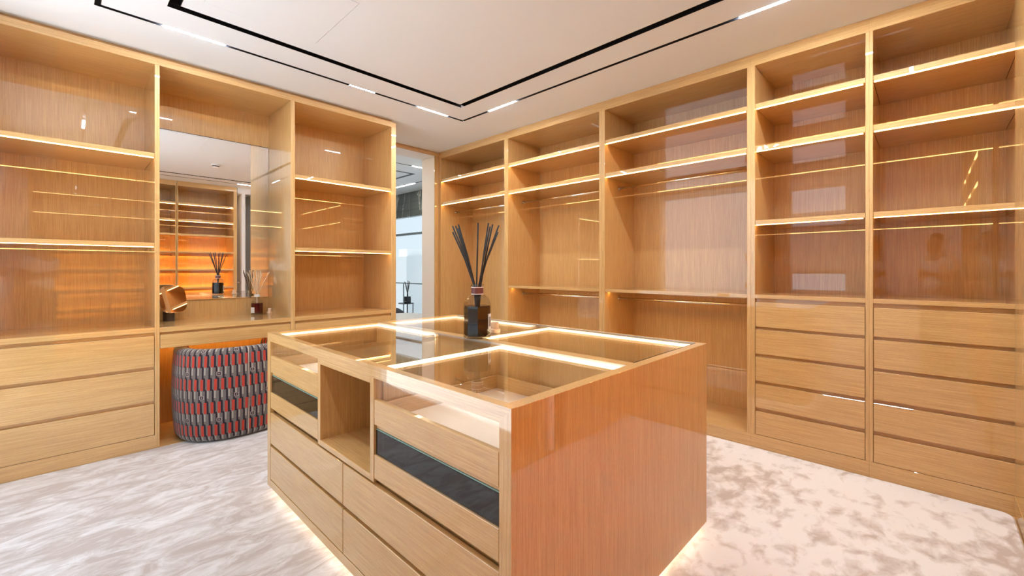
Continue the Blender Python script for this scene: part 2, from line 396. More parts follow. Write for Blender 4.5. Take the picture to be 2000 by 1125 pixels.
# ------------------------------------------------------------------ cabinets
class Run:
    """a cabinet run: t along the front, d into the depth"""
    def __init__(s, kind): s.k = kind
    def xy(s, t, d):
        if s.k == 'R': return (XR + d[0], XR + d[1]), t
        if s.k == 'L': return t, (YL + d[0], YL + d[1])
        return t, (YO - d[0], YO - d[1])
    def B(s, name, mat, parent, t, d, z, bev=.0012):
        x, y = s.xy(t, d); return B(name, mat, parent, x, y, z, bev)
    def base(s, t, d=0.27):
        x, y = s.xy((t, t), (d, d)); return (x[0], y[0], FZ)
    @property
    def H(s): return WOOD['Y'] if s.k == 'R' else WOOD['X']
    @property
    def D(s): return WOOD['X'] if s.k == 'R' else WOOD['Y']
DEP = {'R': XB - XR, 'L': YB - YL, 'O': 0.56}
V = WOOD['Z']
def carcass(run, lab, t0, t1, p0, p1, fill_d, name='wardrobe', bottom=True, plinth=True, back_z0=.085):
    """t0..t1 inner width; p0,p1 thickness of the side panels"""
    dep = DEP[run.k]
    t = thing(name, lab, 'wardrobe', run.base((t0 + t1) / 2))
    run.B('side_panel', V, t, (t0 - p0, t0), (0, dep + .012), (.09 if plinth else FZ, 2.682))
    run.B('side_panel', V, t, (t1, t1 + p1), (0, dep + .012), (.09 if plinth else FZ, 2.682))
    run.B('back_panel', V, t, (t0, t1), (dep, dep + .012), (back_z0, 2.682), 0)
    run.B('top_panel', run.H, t, (t0 - p0, t1 + p1), (0, dep + .012), (2.682, 2.732))
    run.B('top_filler', run.H, t, (t0 - p0, t1 + p1 - (.02 if run.k == 'L' and p1 > .05 else 0)), (fill_d, fill_d + .02), (2.732, ZC))
    if plinth:
        run.B('plinth', run.H, t, (t0 - p0, t1 + p1), (0, .02), (FZ, .0895))
        if bottom: run.B('bottom_panel', run.H, t, (t0, t1), (.02, dep), (.06, .0895))
    return t
def shelf(run, t, t0, t1, ztop, th=.030, led=True, led_d=.012, rec=.006, mat=LED):
    dep = DEP[run.k]
    sh = run.B('shelf', run.H, t, (t0 + .001, t1 - .001), (rec, dep), (ztop - th, ztop))
    if led:
        run.B('led_strip', mat, sh, (t0 + .014, t1 - .004), (rec + led_d, rec + led_d + .015), (ztop - th - .003, ztop - th), 0)
    return sh
def drawers(run, t, t0, t1, rows, top):
    """solid fronts with a shallow finger recess above each"""
    g = .003
    run.B('recess_panel', run.H, t, (t0, t1), (.024, .036), (rows[-1][0] - .004, top), 0)
    for z0, z1 in rows:
        run.B('drawer', run.H, t, (t0 + g, t1 - g), (0.0, .022), (z0, z1), .0015)
def rail(run, t, t0, t1, z, d=.247):
    x, y = run.xy((t0, t1), (d, d))
    a = (x[0], y[0], z); b = (x[1], y[1], z)
    bm = bmesh.new(); cyl(bm, a, b, .0125, seg=16); r = link('hanging_rail', bm, CHROME, t, smooth=True)
    for tt, s in ((t0, 1), (t1, -1)):
        x, y = run.xy((tt, tt + s * .008), (d, d)); bm = bmesh.new()
        cyl(bm, (x[0], y[0], z), (x[1], y[1], z), .024, seg=18); link('rail_bracket', bm, CHROME, r)

R = Run('R'); L = Run('L'); Op = Run('O')
S5 = [(.846, 1.018), (.657, .826), (.468, .636), (.279, .446), (.092, .254)]
# right wall, far to near
DV = [(4.587, 4.532), (3.373, 3.314), (2.151, 2.092), (.926, .875), (.272, .237), (-.318, -.318)]
w1 = carcass(R, 'tall wardrobe with one long hanging rail beside the doorway', 3.373, 4.532, .0295, .055, .004)
shelf(R, w1, 3.373, 4.532, 2.411); shelf(R, w1, 3.373, 4.532, 2.110); rail(R, w1, 3.373, 4.532, 2.007)
w2 = carcass(R, 'narrower double hanging wardrobe directly behind the black reed diffuser', 2.151, 3.314, .0295, .0295, .004)
w3 = carcass(R, 'wide double hanging wardrobe left of the drawer stacks on the right wall', .926, 2.092, .0255, .0295, .004)
for w, a, b in ((w2, 2.151, 3.314), (w3, .926, 2.092)):
    shelf(R, w, a, b, 2.411); shelf(R, w, a, b, 2.110); shelf(R, w, a, b, 1.070, .026, led_d=.06)
    rail(R, w, a, b, 2.007); rail(R, w, a, b, .975)
w4 = carcass(R, 'narrow open shelf unit over five drawers on the right wall', .272, .875, .0175, .0255, .004)
w5 = carcass(R, 'wide open shelf unit over five drawers at the right edge', -.335, .237, .030, .0175, .004)
for w, a, b in ((w4, .272, .875), (w5, -.335, .237)):
    shelf(R, w, a, b, 2.413); shelf(R, w, a, b, 2.111); shelf(R, w, a, b, 1.592)
    R.B('counter', R.H, w, (a, b), (0, DEP['R']), (1.045, 1.071))
    drawers(R, w, a, b, S5, 1.045)

# left wall
S3 = [(.568, .783), (.329, .546), (.092, .307)]
l1 = carcass(L, 'open shelf unit over three deep drawers at the left edge', -.470, .429, .03, .0135, .052)
l3 = carcass(L, 'open shelf unit over drawers between the vanity and the doorway', 1.356, 2.275, .0165, .052, .052)
for w, a, b in ((l1, -.470, .429), (l3, 1.356, 2.275)):
    shelf(L, w, a, b, 2.062, .028); shelf(L, w, a, b, 1.434, .028)
    L.B('counter', L.H, w, (a, b), (0, DEP['L']), (.806, .841))
    drawers(L, w, a, b, S3, .806)
l2 = carcass(L, 'vanity niche with desktop and kneehole between two shelf units', .456, 1.323, .0135, .0165, .052, name='vanity', plinth=False, back_z0=FZ)
L.B('desktop', L.H, l2, (.456, 1.323), (0, DEP['L']), (.804, .839))
L.B('drawer', L.H, l2, (.459, 1.320), (.0, .022), (.690, .786), .0015)
L.B('recess_panel', L.H, l2, (.456, 1.323), (.024, .036), (.690, .804), 0)
L.B('kneehole_floor', L.H, l2, (.456, 1.323), (0.0, DEP['L']), (FZ, -.001))
L.B('led_strip', LEDH, l2, (.47, 1.31), (.50, .512), (.792, .803), 0)

# cabinets behind the camera, seen in the mirror and the lacquer
for i, (a, b, lab) in enumerate(((-.345, .455, 'open shelving behind the camera, bay nearest the window'), (.485, 1.295, 'open shelving seen at the left side of the wall mirror'), (1.330, 2.150, 'open shelving with lit lower shelves seen in the middle of the wall mirror'))):
    w = carcass(Op, lab, a, b, .0145 if i else .03, .0145 if i < 2 else .055, .004, name='shelving')
    for z in (2.400, 2.110, 1.860): shelf(Op, w, a, b, z, led=z > 2)
    for z in (1.560, 1.250, .930, .620, .330):
        Op.B('shelf', Op.H, w, (a, b), (.006, .46), (z - .026, z))
        Op.B('led_strip', LEDH, w, (a + .01, b - .01), (.500, .510), (z - .036, z - .028), 0); Op.B('valance', Op.H, w, (a, b), (.44, .46), (z - .075, z - .026), 0)

# wall mirror in the vanity
mr = thing('wall_mirror', 'large frameless mirror on the back of the vanity niche', 'mirror', (.887, YB - .005, .987))
B('mirror_glass', MIRROR, mr, (.4565, 1.3215), (YB - .008, YB - .002), (.989, 2.386), .0006)
B('top_edge_strip', DARKMETAL, mr, (.4565, 1.3215), (YB - .010, YB - .001), (2.386, 2.390), 0)

# ------------------------------------------------------------------ display island
XI0, XI1, YI0, YI1, ZI, ZB = .788, 2.135, .764, 2.679, .893, .037
isl = thing('display_island', 'glass-topped oak display island with lit compartments in the room centre', 'island', (1.46, 1.72, 0))
WX, WY_, WZ_ = WOOD['X'], WOOD['Y'], WOOD['Z']
B('end_panel', WZ_, isl, (XI0 + .020, XI1), (YI0, YI0 + .041), (ZB, ZI))
B('end_panel', WZ_, isl, (XI0 + .020, XI1), (YI1 - .041, YI1), (ZB, ZI))
B('back_panel', WZ_, isl, (XI1 - .03, XI1), (YI0 + .041, YI1 - .041), (ZB, .885)); B('glass_seat', WY_, isl, (2.1205, XI1), (YI0 + .041, YI1 - .0385), (.885, ZI))
for y0, y1 in ((YI0, YI0 + .044), (YI1, YI1 - .048)):
    bm = bmesh.new(); prism(bm, [(XI0, y0, ZB), (XI0, y1, ZB), (XI0, y1, .848), (XI0, y0, ZI)], (.020, 0, 0)); link('stile', bm, WZ_, isl)
bm = bmesh.new(); prism(bm, [(XI0, YI0, ZI), (XI0, YI0 + .044, .848), (XI0, YI1 - .048, .848), (XI0, YI1, ZI)], (.020, 0, 0)); link('top_rail', bm, WY_, isl)
B('base_rail', WY_, isl, (XI0, XI0 + .02), (YI0 + .044, YI1 - .048), (ZB, .078))
B('bottom_panel', WY_, isl, (XI0 + .02, XI1 - .03), (YI0 + .041, YI1 - .041), (ZB, .055))
B('centre_rail', WY_, isl, (1.445, 1.501), (YI0 + .041, YI1 - .041), (.45, ZI))
B('inner_floor', WY_, isl, (XI0 + .025, XI1 - .03), (YI0 + .041, YI1 - .041), (.462, .470))
# partitions between the compartments
def part_wall(x, y): B('partition', WX, isl, x, y, (.47, .872))
part_wall((1.501, XI1 - .03), (1.712, 1.730)); part_wall((1.501, XI1 - .03), (1.790, 1.806))
B('partition_cap', WX, isl, (1.501, XI1 - .03), (1.712, 1.806), (.872, .886))
# open cubby
cy0, cy1, cz0, cz1 = 1.472, 1.981, .462, .8478
cb = thing_c = B('cubby_back', WZ_, isl, (1.425, 1.444), (cy0, cy1), (cz0, cz1))
B('cubby_side', WZ_, isl, (XI0, 1.425), (cy0, cy0 + .027), (cz0, cz1)); B('cubby_side', WZ_, isl, (XI0, 1.425), (cy1 - .027, cy1), (cz0, cz1))
B('cubby_top', WY_, isl, (XI0, 1.425), (cy0 + .027, cy1 - .027), (cz1 - .024, cz1)); B('cubby_floor', WY_, isl, (XI0, 1.425), (cy0 + .027, cy1 - .027), (cz0, cz0 + .024))
B('cubby_cover', WX, isl, (XI0 + .035, 1.444), (cy0, cy1), (cz1, .866))
# glass-fronted drawers left and right of the cubby
def glass_drawers(y0, y1):
    g = .003
    # inner side walls of the compartment
    B('compartment_wall', WZ_, isl, (1.430, 1.444), (y0, y1), (.470, .871))
    # upper drawer: timber front, clear glass above, lined tray
    d = B('drawer', WY_, isl, (XI0 + .001, XI0 + .02), (y0 + g, y1 - g), (.676, .769), .0015)
    B('glass_front', GLASS, d, (XI0 + .008, XI0 + .014), (y0 + g, y1 - g), (.769, .846), 0)
    tr = B('tray', WY_, d, (XI0 + .02, 1.405), (y0 + .018, y1 - .018), (.680, .694))
    for x, y in (((XI0 + .02, XI0 + .034), (y0 + .018, y1 - .018)), ((1.391, 1.405), (y0 + .018, y1 - .018)), ((XI0 + .034, 1.391), (y0 + .018, y0 + .03)), ((XI0 + .034, 1.391), (y1 - .03, y1 - .018))):
        B('tray_rim', WY_ if x[1] - x[0] < .1 else WX, d, x, y, (.694, .756))
    B('tray_lining', LEATHER, d, (XI0 + .036, 1.389), (y0 + .032, y1 - .032), (.694, .698), 0)
    # lower drawer: timber front, smoked glass above
    B('drawer_divider', WY_, isl, (XI0 + .012, 1.43), (y0, y1), (.660, .670))
    B('glass_edge', TEALEDGE, isl, (XI0 + .010, XI0 + .05), (y0 + g, y1 - g), (.6555, .6595), 0)
    d2 = B('drawer', WY_, isl, (XI0 + .001, XI0 + .02), (y0 + g, y1 - g), (.478, .566), .0015)
    B('glass_front', SMOKE, d2, (XI0 + .008, XI0 + .014), (y0 + g, y1 - g), (.566, .655), 0)
    B('tray', WY_, d2, (XI0 + .02, 1.405), (y0 + .018, y1 - .018), (.484, .498))
    B('tray_rim', WY_, d2, (XI0 + .02, XI0 + .04), (y0 + .018, y1 - .018), (.498, .562))
glass_drawers(.808, 1.472); glass_drawers(1.981, 2.631)
B('compartment_wall', WZ_, isl, (XI0 + .02, 1.430), (1.981, 1.9905), (.470, .884)); B('compartment_wall', WZ_, isl, (XI0 + .035, 1.430), (1.4625, 1.472), (.470, .871))
# trays of the far row
for y0, y1 in ((.808, 1.712), (1.806, 2.636)):
    B('tray', WY_, isl, (1.515, 2.09), (y0 + .01, y1 - .01), (.690, .700))
    B('tray_rim', WY_, isl, (1.515, 1.527), (y0 + .01, y1 - .01), (.700, .756)); B('tray_rim', WY_, isl, (2.078, 2.09), (y0 + .01, y1 - .01), (.700, .756))
    B('tray_rim', WX, isl, (1.527, 2.078), (y0 + .01, y0 + .022), (.700, .756)); B('tray_rim', WX, isl, (1.527, 2.078), (y1 - .022, y1 - .01), (.700, .756))
# lower solid drawers
for y0, y1 in ((.808, 1.7275), (1.7305, 2.631)):
    for z0, z1 in ((.281, .452), (.082, .264)):
        B('drawer', WY_, isl, (XI0 + .001, XI0 + .02), (y0 + .002, y1 - .001), (z0, z1), .0015)
B('recess_panel', WY_, isl, (XI0 + .028, XI0 + .036), (.808, 2.631), (.078, .462), 0)
# glass tops and lamps under them
B('glass_top', GLASS, isl, (.8232, 1.4433), (.8067, 2.6388), (.8865, .8925), 0)
B('glass_top', GLASS, isl, (1.5027, 2.1188), (.8127, 2.6388), (.8865, .8925), 0)
B('glass_seat', WY_, isl, (XI0 + .020, .8215), (YI0 + .041, YI1 - .041), (.848, ZI))
B('glass_seat', WX, isl, (.8215, 1.445), (2.6405, YI1 - .0405), (.872, ZI)); B('glass_seat', WX, isl, (1.501, 2.1205), (2.6405, YI1 - .0405), (.872, ZI))
for x0, x1, y0, y1 in ((.8215, 1.445, .805, 2.6405), (1.501, 2.1205, .811, 2.6405)):
    for x, y in (((x0, x1), (y0, y0 + .0016)), ((x0, x0 + .0016), (y0 + .0016, y1 - .0016))):
        B('gasket', DARKMETAL, isl, x, y, (.8855, .8915), 0)
    for x, y in (((x0, x1), (y1 - .0016, y1)), ((x1 - .0016, x1), (y0 + .0016, y1 - .0016))):
        B('glass_edge', PALEEDGE, isl, x, y, (.8845, .8925), 0)
def lampL(xa, xb, ya, yb):
    B('led_strip', LEDI, isl, (xb - .013, xb), (ya, yb), (.872, .8835), 0)
    B('led_strip', LEDI, isl, (xa, xb - .013), (yb - .013, yb), (.872, .8835), 0)
lampL(.835, 1.4435, .812, 1.4715); lampL(.835, 1.4435, 1.992, 2.6365); lampL(1.51, 2.104, .815, 1.711); lampL(1.51, 2.104, 1.81, 2.637)
# toe kick with a light line
B('toe_kick', BLACK, isl, (XI0 + .06, XI1 - .06), (YI0 + .06, YI1 - .06), (0.0, ZB))
for x, y in (((XI0 + .03, XI0 + .04), (YI0 + .03, YI1 - .03)), ((XI1 - .04, XI1 - .03), (YI0 + .03, YI1 - .03)), ((XI0 + .04, XI1 - .04), (YI0 + .03, YI0 + .04)), ((XI0 + .04, XI1 - .04), (YI1 - .04, YI1 - .03))):
    B('led_strip', LEDU, isl, x, y, (ZB - .008, ZB - .0005), 0)

# ------------------------------------------------------------------ reed diffusers
def tube_path(bm, pts, r, seg=8):
    rings = []
    for i, p in enumerate(pts):
        p = Vector(p); d = (Vector(pts[min(i + 1, len(pts) - 1)]) - Vector(pts[max(i - 1, 0)])).normalized()
        q = d.to_track_quat('Z', 'Y')
        rings.append([bm.verts.new(p + q @ Vector((r * math.cos(2 * PI * k / seg), r * math.sin(2 * PI * k / seg), 0))) for k in range(seg)])
    for a, b in zip(rings, rings[1:]):
        for k in range(seg): bm.faces.new((a[k], a[(k + 1) % seg], b[(k + 1) % seg], b[k]))
    bm.faces.new(rings[0][::-1]); bm.faces.new(rings[-1])
RGT = Vector((math.sin(TH), -math.cos(TH), 0)); FWD = Vector((math.cos(TH), math.sin(TH), 0))
def diffuser(c, rb, hb, hn, rn, liq, liqmat, reedmat, reeds, rr, label, band=None):
    c = Vector(c)
    t = thing('reed_diffuser', label, 'diffuser', c)
    sh = hb * .30
    prof = [(rb * .95, 0.0), (rb, .006), (rb, hb * .70)]
    for k in range(1, 7):
        a = k / 6 * PI / 2; prof.append((rn + (rb - rn) * math.cos(a), hb * .70 + sh * math.sin(a)))
    prof += [(rn, hb + hn * .75), (rn * 1.16, hb + hn * .78), (rn * 1.16, hb + hn * .97), (rn * .9, hb + hn)]
    rot = math.atan2(-FWD.y, -FWD.x) + .12
    bm = bmesh.new(); lathe(bm, c, prof, 8, rot, cap=False)
    bm.faces.new([v for v in bm.verts[:8]][::-1]) if False else None
    link('bottle', bm, BOTTLE, t)
    bm = bmesh.new()
    lathe(bm, c, [(rb * .86, .012), (rb * .93, .016), (rb * .93, min(liq, hb * .70))] + ([] if liq <= hb * .70 else [(rb * .9, liq)]), 8, rot)
    link('liquid', bm, liqmat, t)
    bm = bmesh.new(); lathe(bm, c, [(rb * .95, .0), (rb * .95, .011)], 8, rot); link('glass_base', bm, BOTTLE, t)
    if band:
        bm = bmesh.new(); lathe(bm, c, [(rn * 1.06, hb + hn * .10), (rn * 1.06, hb + hn * .66)], 24, cap=False); nb = link('neck_band', bm, band, t, smooth=True)
        for a in (.06, .66):
            bm = bmesh.new(); lathe(bm, c, [(rn * 1.07, hb + hn * a), (rn * 1.07, hb + hn * (a + .06))], 24, cap=False); link('band_edge', bm, PAPER, nb, smooth=True)
    else:
        bm = bmesh.new(); lathe(bm, c, [(rn * 1.18, hb + hn * .45), (rn * 1.18, hb + hn)], 24, cap=False); link('collar', bm, PAPER, t, smooth=True)
    for (u, v, h, b) in reeds:
        tip = c + RGT * u + FWD * v + Vector((0, 0, h))
        foot = c - RGT * u * .10 - FWD * v * .1 + RGT * b * rn * .6 + Vector((0, 0, .04))
        mouth = c + RGT * (u / (abs(u) + 1e-6)) * rn * .45 * min(1, abs(u) * 14) + RGT * b * rn * .4 + Vector((0, 0, hb + hn * .9))
        mid = mouth.lerp(tip, .5) - RGT * u * .05
        bm = bmesh.new(); tube_path(bm, [foot, mouth, mid, tip], rr); link('reed', bm, reedmat, t, smooth=True)
    return t, rot
def facet_plate(name, c, rb, ang, w, z0, z1, mat, parent, off=.0015):
    n = Vector((math.cos(ang), math.sin(ang), 0)); s = Vector((-n.y, n.x, 0)); c = Vector(c)
    a = c + n * (rb * math.cos(PI / 8) + off - .0008)
    bm = bmesh.new(); prism(bm, [a - s * w / 2 + Vector((0, 0, z0)), a + s * w / 2 + Vector((0, 0, z0)), a + s * w / 2 + Vector((0, 0, z1)), a - s * w / 2 + Vector((0, 0, z1))], n * .0012)
    return link(name, bm, mat, parent)
k = 2.25 / 840.76
def rd(px, py): return ((px - 932) * k, 1.25 + (525.54 - py) * k - .893)
tips = [(885, 454), (889, 441), (894, 446), (897, 440), (886, 443), (935, 437), (954, 436), (958, 444), (962, 438), (974, 440), (972, 452)]
reeds = []
for i, (px, py) in enumerate(tips):
    u, h = rd(px, py); reeds.append((u, random.uniform(-.05, .05), h, random.uniform(-.5, .5)))
DC = (1.492, 1.694, .8935)
dk, rot = diffuser(DC, .0725, .222, .058, .030, .166, LIQ_K, REED_K, reeds, .0042, 'large black reed diffuser in faceted glass bottle standing on the island', MAROON)
lb = facet_plate('label', DC, .0725, rot + PI / 8 + 3 * PI / 4, .036, .045, .125, PAPER, dk)
facet_plate('label_print', DC, .0725, rot + PI / 8 + 3 * PI / 4, .024, .060, .110, PRINT, lb, .0025)
lb = facet_plate('label', DC, .0725, rot + PI / 8 + PI / 4, .040, .045, .125, PAPER, dk)
facet_plate('label_print', DC, .0725, rot + PI / 8 + PI / 4, .026, .060, .110, PRINT, lb, .0025)
def stopper(c, r, label):
    t = thing('bottle_stopper', label, 'stopper', c)
    bm = bmesh.new(); lathe(bm, c, [(r * .96, 0), (r, .003), (r, r * .62), (r * .94, r * .72)], 28); link('flange', bm, PALEWOOD, t, smooth=False)
    bm = bmesh.new(); lathe(bm, c, [(r * .70, r * .72), (r * .70, r * 1.85), (r * .62, r * 2.0)], 28); link('plug', bm, PALEWOOD, t, smooth=False)
stopper((1.676, 1.752, .8935), .030, 'pale wooden bottle stopper lying beside the black diffuser')
VC = (1.199, 4.365, .8395)
kv = 3.9 / 840.76
tips = [(464, 533), (473, 531), (480, 528), (489, 530), (493, 528), (498, 531), (505, 529), (507, 528), (510, 529), (516, 531), (524, 531), (486, 532), (513, 533)]
reeds = [((px - 502) * kv, random.uniform(-.06, .05), 1.25 + (525.54 - py) * kv - .8395, random.uniform(-.6, .6)) for px, py in tips if px > 485] + [(-.02, .03, .40, .2), (.03, -.03, .39, -.2)]
vd, rot = diffuser(VC, .051, .142, .040, .020, .104, LIQ_R, REED_W, reeds, .0028, 'dark red reed diffuser with pale reeds standing on the vanity desktop')
lb = facet_plate('label', VC, .051, rot + PI / 8 - PI / 4, .040, .018, .068, PAPER, vd)
# front-facing label on the camera side
bm = bmesh.new()
stopper((1.308, 4.385, .8395), .024, 'small pale wooden stopper beside the dark red diffuser')

# vanity table mirror
vm = thing('table_mirror', 'small rounded bronze mirror on a dark stone base at the vanity', 'mirror', (.566, 4.34, .839))
bm = bmesh.new(); lathe(bm, (.566, 4.345, .839), [(.036, 0), (.038, .002), (.038, .072), (.035, .075)], 28); link('base', bm, STONE, vm)
nv = Vector((.363, -.905, .223)).normalized()
q = nv.to_track_quat('Z', 'Y')
ctr = Vector((.588, 4.30, 1.012))
def squircle(bm, c, q, a, b, th, n=40):
    lo, hi = [], []
    for i in range(n):
        t = 2 * PI * i / n; ct, st = math.cos(t), math.sin(t)
        x = a * math.copysign(abs(ct) ** .62, ct); y = b * math.copysign(abs(st) ** .62, st)
        lo.append(bm.verts.new(c + q @ Vector((x, y, 0)))); hi.append(bm.verts.new(c + q @ Vector((x, y, th))))
    bm.faces.new(lo[::-1]); bm.faces.new(hi)
    for i in range(n): bm.faces.new((lo[i], lo[(i + 1) % n], hi[(i + 1) % n], hi[i]))
bm = bmesh.new(); squircle(bm, ctr, q, .094, .108, .004); link('glass', bm, BRONZE, vm)
bm = bmesh.new(); squircle(bm, ctr - nv * .007, q, .096, .110, .006); link('frame', bm, CHROME, vm)
bm = bmesh.new(); tube_path(bm, [(.566, 4.345, .91), (.566, 4.345, .94), tuple(ctr - nv * .008)], .006); link('stem', bm, CHROME, vm, smooth=True)

# ------------------------------------------------------------------ tub chair
def fabric():
    m, n, l, out = newmat('geometric_jacquard')
    uv = n.new('ShaderNodeUVMap'); sx = n.new('ShaderNodeSeparateXYZ'); l.new(uv.outputs[0], sx.inputs[0])
    def M(op, a, b=None, c=None):
        x = n.new('ShaderNodeMath'); x.operation = op
        for i, v in enumerate((a, b, c)):
            if v is None: continue
            if isinstance(v, (int, float)): x.inputs[i].default_value = v
            else: l.new(v, x.inputs[i])
        return x.outputs[0]
    U, Vv = sx.outputs['X'], sx.outputs['Y']
    # two lateral steps of a quarter column in every vertical period
    st = M('MULTIPLY', M('FLOOR', M('MULTIPLY', Vv, 2.0)), -0.25)
    u = M('SUBTRACT', U, st)
    fu = M('FRACT', u)
    fv = M('FRACT', Vv)
    f2 = M('FRACT', M('MULTIPLY', Vv, 2.0))
    black = M('LESS_THAN', fu, 0.29)
    stepb = M('MULTIPLY', M('LESS_THAN', f2, 0.12), M('LESS_THAN', fu, 0.5))      # the tread of each stair
    black = M('MAXIMUM', black, stepb)
    def band(x, a, b): return M('MULTIPLY', M('GREATER_THAN', x, a), M('LESS_THAN', x, b))
    red = M('MULTIPLY', band(fu, 0.56, 0.98), band(fv, 0.52, 1.0))
    wht = M('MULTIPLY', band(fu, 0.29, 0.56), band(fv, 0.18, 0.56))
    # small framed squares scattered over the cloth
    su = M('FRACT', M('MULTIPLY', M('ADD', U, M('MULTIPLY', M('FLOOR', Vv), 2.5)), 0.2)); sv = fv
    au = M('ABSOLUTE', M('SUBTRACT', su, 0.5)); av = M('ABSOLUTE', M('SUBTRACT', sv, 0.22))
    sq = M('MULTIPLY', M('LESS_THAN', au, 0.075), M('LESS_THAN', av, 0.085))
    sqi = M('MULTIPLY', M('LESS_THAN', au, 0.050), M('LESS_THAN', av, 0.060))
    sqc = M('MULTIPLY', M('LESS_THAN', au, 0.022), M('LESS_THAN', av, 0.028))
    nz = n.new('ShaderNodeTexNoise'); nz.inputs['Scale'].default_value = 9; nz.inputs['Detail'].default_value = 3
    mpn = n.new('ShaderNodeMapping'); mpn.inputs['Scale'].default_value = (6, 1.4, 1); l.new(uv.outputs[0], mpn.inputs[0]); l.new(mpn.outputs[0], nz.inputs['Vector'])
    gr = n.new('ShaderNodeValToRGB'); gr.color_ramp.elements[0].color = (.10, .085, .078, 1); gr.color_ramp.elements[1].color = (.18, .16, .148, 1)
    gr.color_ramp.elements[0].position = .35; gr.color_ramp.elements[1].position = .65
    l.new(nz.outputs[0], gr.inputs[0])
    cur = gr.outputs[0]
    def over(f, col):
        nonlocal cur
        x = n.new('ShaderNodeMix'); x.data_type = 'RGBA'; l.new(f, x.inputs['Factor']); l.new(cur, x.inputs['A']); x.inputs['B'].default_value = (*col, 1); cur = x.outputs['Result']
    over(wht, (.31, .28, .24)); over(red, (.42, .042, .024)); over(black, (.022, .014, .020))
    over(sq, (.30, .25, .23)); over(sqi, (.022, .014, .020)); over(sqc, (.26, .22, .21))
    p = n.new('ShaderNodeBsdfPrincipled'); p.inputs['Roughness'].default_value = .85; p.inputs['Specular IOR Level'].default_value = .2
    p.inputs['Sheen Weight'].default_value = .2
    l.new(cur, p.inputs['Base Color'])
    wv = n.new('ShaderNodeTexNoise'); wv.inputs['Scale'].default_value = 60; l.new(uv.outputs[0], wv.inputs['Vector'])
    bp = n.new('ShaderNodeBump'); bp.inputs['Strength'].default_value = .15; bp.inputs['Distance'].default_value = .002; l.new(wv.outputs[0], bp.inputs['Height']); l.new(bp.outputs[0], p.inputs['Normal'])
    l.new(p.outputs[0], out.inputs[0]); return m
FAB = fabric()
CH = Vector((.93, 4.015, 0)); CA, CBk = .375, .362
def chair_pt(th, off):
    """plan outline; th = 0 is the middle of the back (towards -y)"""
    ct, st = math.cos(th), math.sin(th); ex = 2 / 2.5
    a, b = CA + off, CBk + off
    return Vector((CH.x + a * math.copysign(abs(st) ** ex, st), CH.y - b * math.copysign(abs(ct) ** ex, ct), 0))
def rimh(th):
    a = abs((th + PI) % (2 * PI) - PI)
    t = min(1, max(0, (a - math.radians(118)) / math.radians(34)))
    t = t * t * (3 - 2 * t)
    return .672 * (1 - t) + .40 * t
tub = thing('tub_chair', 'round tub chair in red, black and grey geometric fabric at the vanity', 'chair', (CH.x, CH.y, 0))
def shell():
    bm = bmesh.new(); uvl = bm.loops.layers.uv.new('UVMap')
    N = 96; grid = []; per = [0]; pr = chair_pt(-PI, 0)
    for i in range(1, N + 1):
        p = chair_pt(-PI + 2 * PI * i / N, 0); per.append(per[-1] + (p - pr).length); pr = p
    TH_ = .085
    def profile(h):
        pts = [(-.060, .004), (-.022, .012), (-.006, .035), (0, .08)]
        for k in range(1, 8): pts.append((.010 * math.sin(k / 8 * PI), .08 + (h - .05 - .08) * k / 8))
        pts += [(-.001, h - .04), (-.008, h - .018), (-.024, h - .004), (-.045, h), (-.066, h - .005), (-.080, h - .02), (-TH_, h - .05), (-TH_, .36)]
        return pts
    for i in range(N + 1):
        th = -PI + 2 * PI * i / N; h = rimh(th); col = []
        arc = 0; last = None
        for o_, z in profile(h):
            if last: arc += math.hypot(o_ - last[0], z - last[1])
            last = (o_, z)
            p = chair_pt(th, o_); p.z = z
            col.append((bm.verts.new(p) if i < N else grid[0][len(col)][0], arc))
        grid.append(col)
    cw = per[-1] / 58.0; ph = .165
    for i in range(N):
        for j in range(len(grid[0]) - 1):
            q_ = [(i, j), (i + 1, j), (i + 1, j + 1), (i, j + 1)]
            f = bm.faces.new([grid[a][b][0] for a, b in q_])
            for lp, (a, b) in zip(f.loops, q_): lp[uvl].uv = (per[a] / cw, grid[a][b][1] / ph)
    bmesh.ops.recalc_face_normals(bm, faces=bm.faces)
    return bm
o = link('back_shell', shell(), FAB, tub, smooth=True)
bm = bmesh.new(); uvl = bm.loops.layers.uv.new('UVMap')
rings = []
for off, z in ((-.09, .36), (-.088, .41), (-.10, .445), (-.14, .462), (-.22, .470), (-.30, .472)):
    rings.append([bm.verts.new(chair_pt(2 * PI * i / 48, off) + Vector((0, 0, z))) for i in range(48)])
for a, b in zip(rings, rings[1:]):
    for i in range(48): bm.faces.new((a[i], a[(i + 1) % 48], b[(i + 1) % 48], b[i]))
bm.faces.new(rings[-1])
for f in bm.faces:
    for lp in f.loops: lp[uvl].uv = (lp.vert.co.x / .047, lp.vert.co.y / .14)
link('seat_cushion', bm, FAB, tub, smooth=True)
pts = []
for o_, z in [(-.022, .012), (-.006, .035), (0, .08)] + [(.010 * math.sin(k_ / 8 * PI), .08 + .542 * k_ / 8) for k_ in range(1, 8)] + [(-.001, .632), (-.008, .654), (-.024, .668), (-.045, .672)]:
    p = chair_pt(.02, o_ + .001); p.z = z; pts.append(p)
bm = bmesh.new(); tube_path(bm, pts, .0028); link('piping', bm, pbr('beige_piping', (.45, .36, .28), .7), tub, smooth=True)

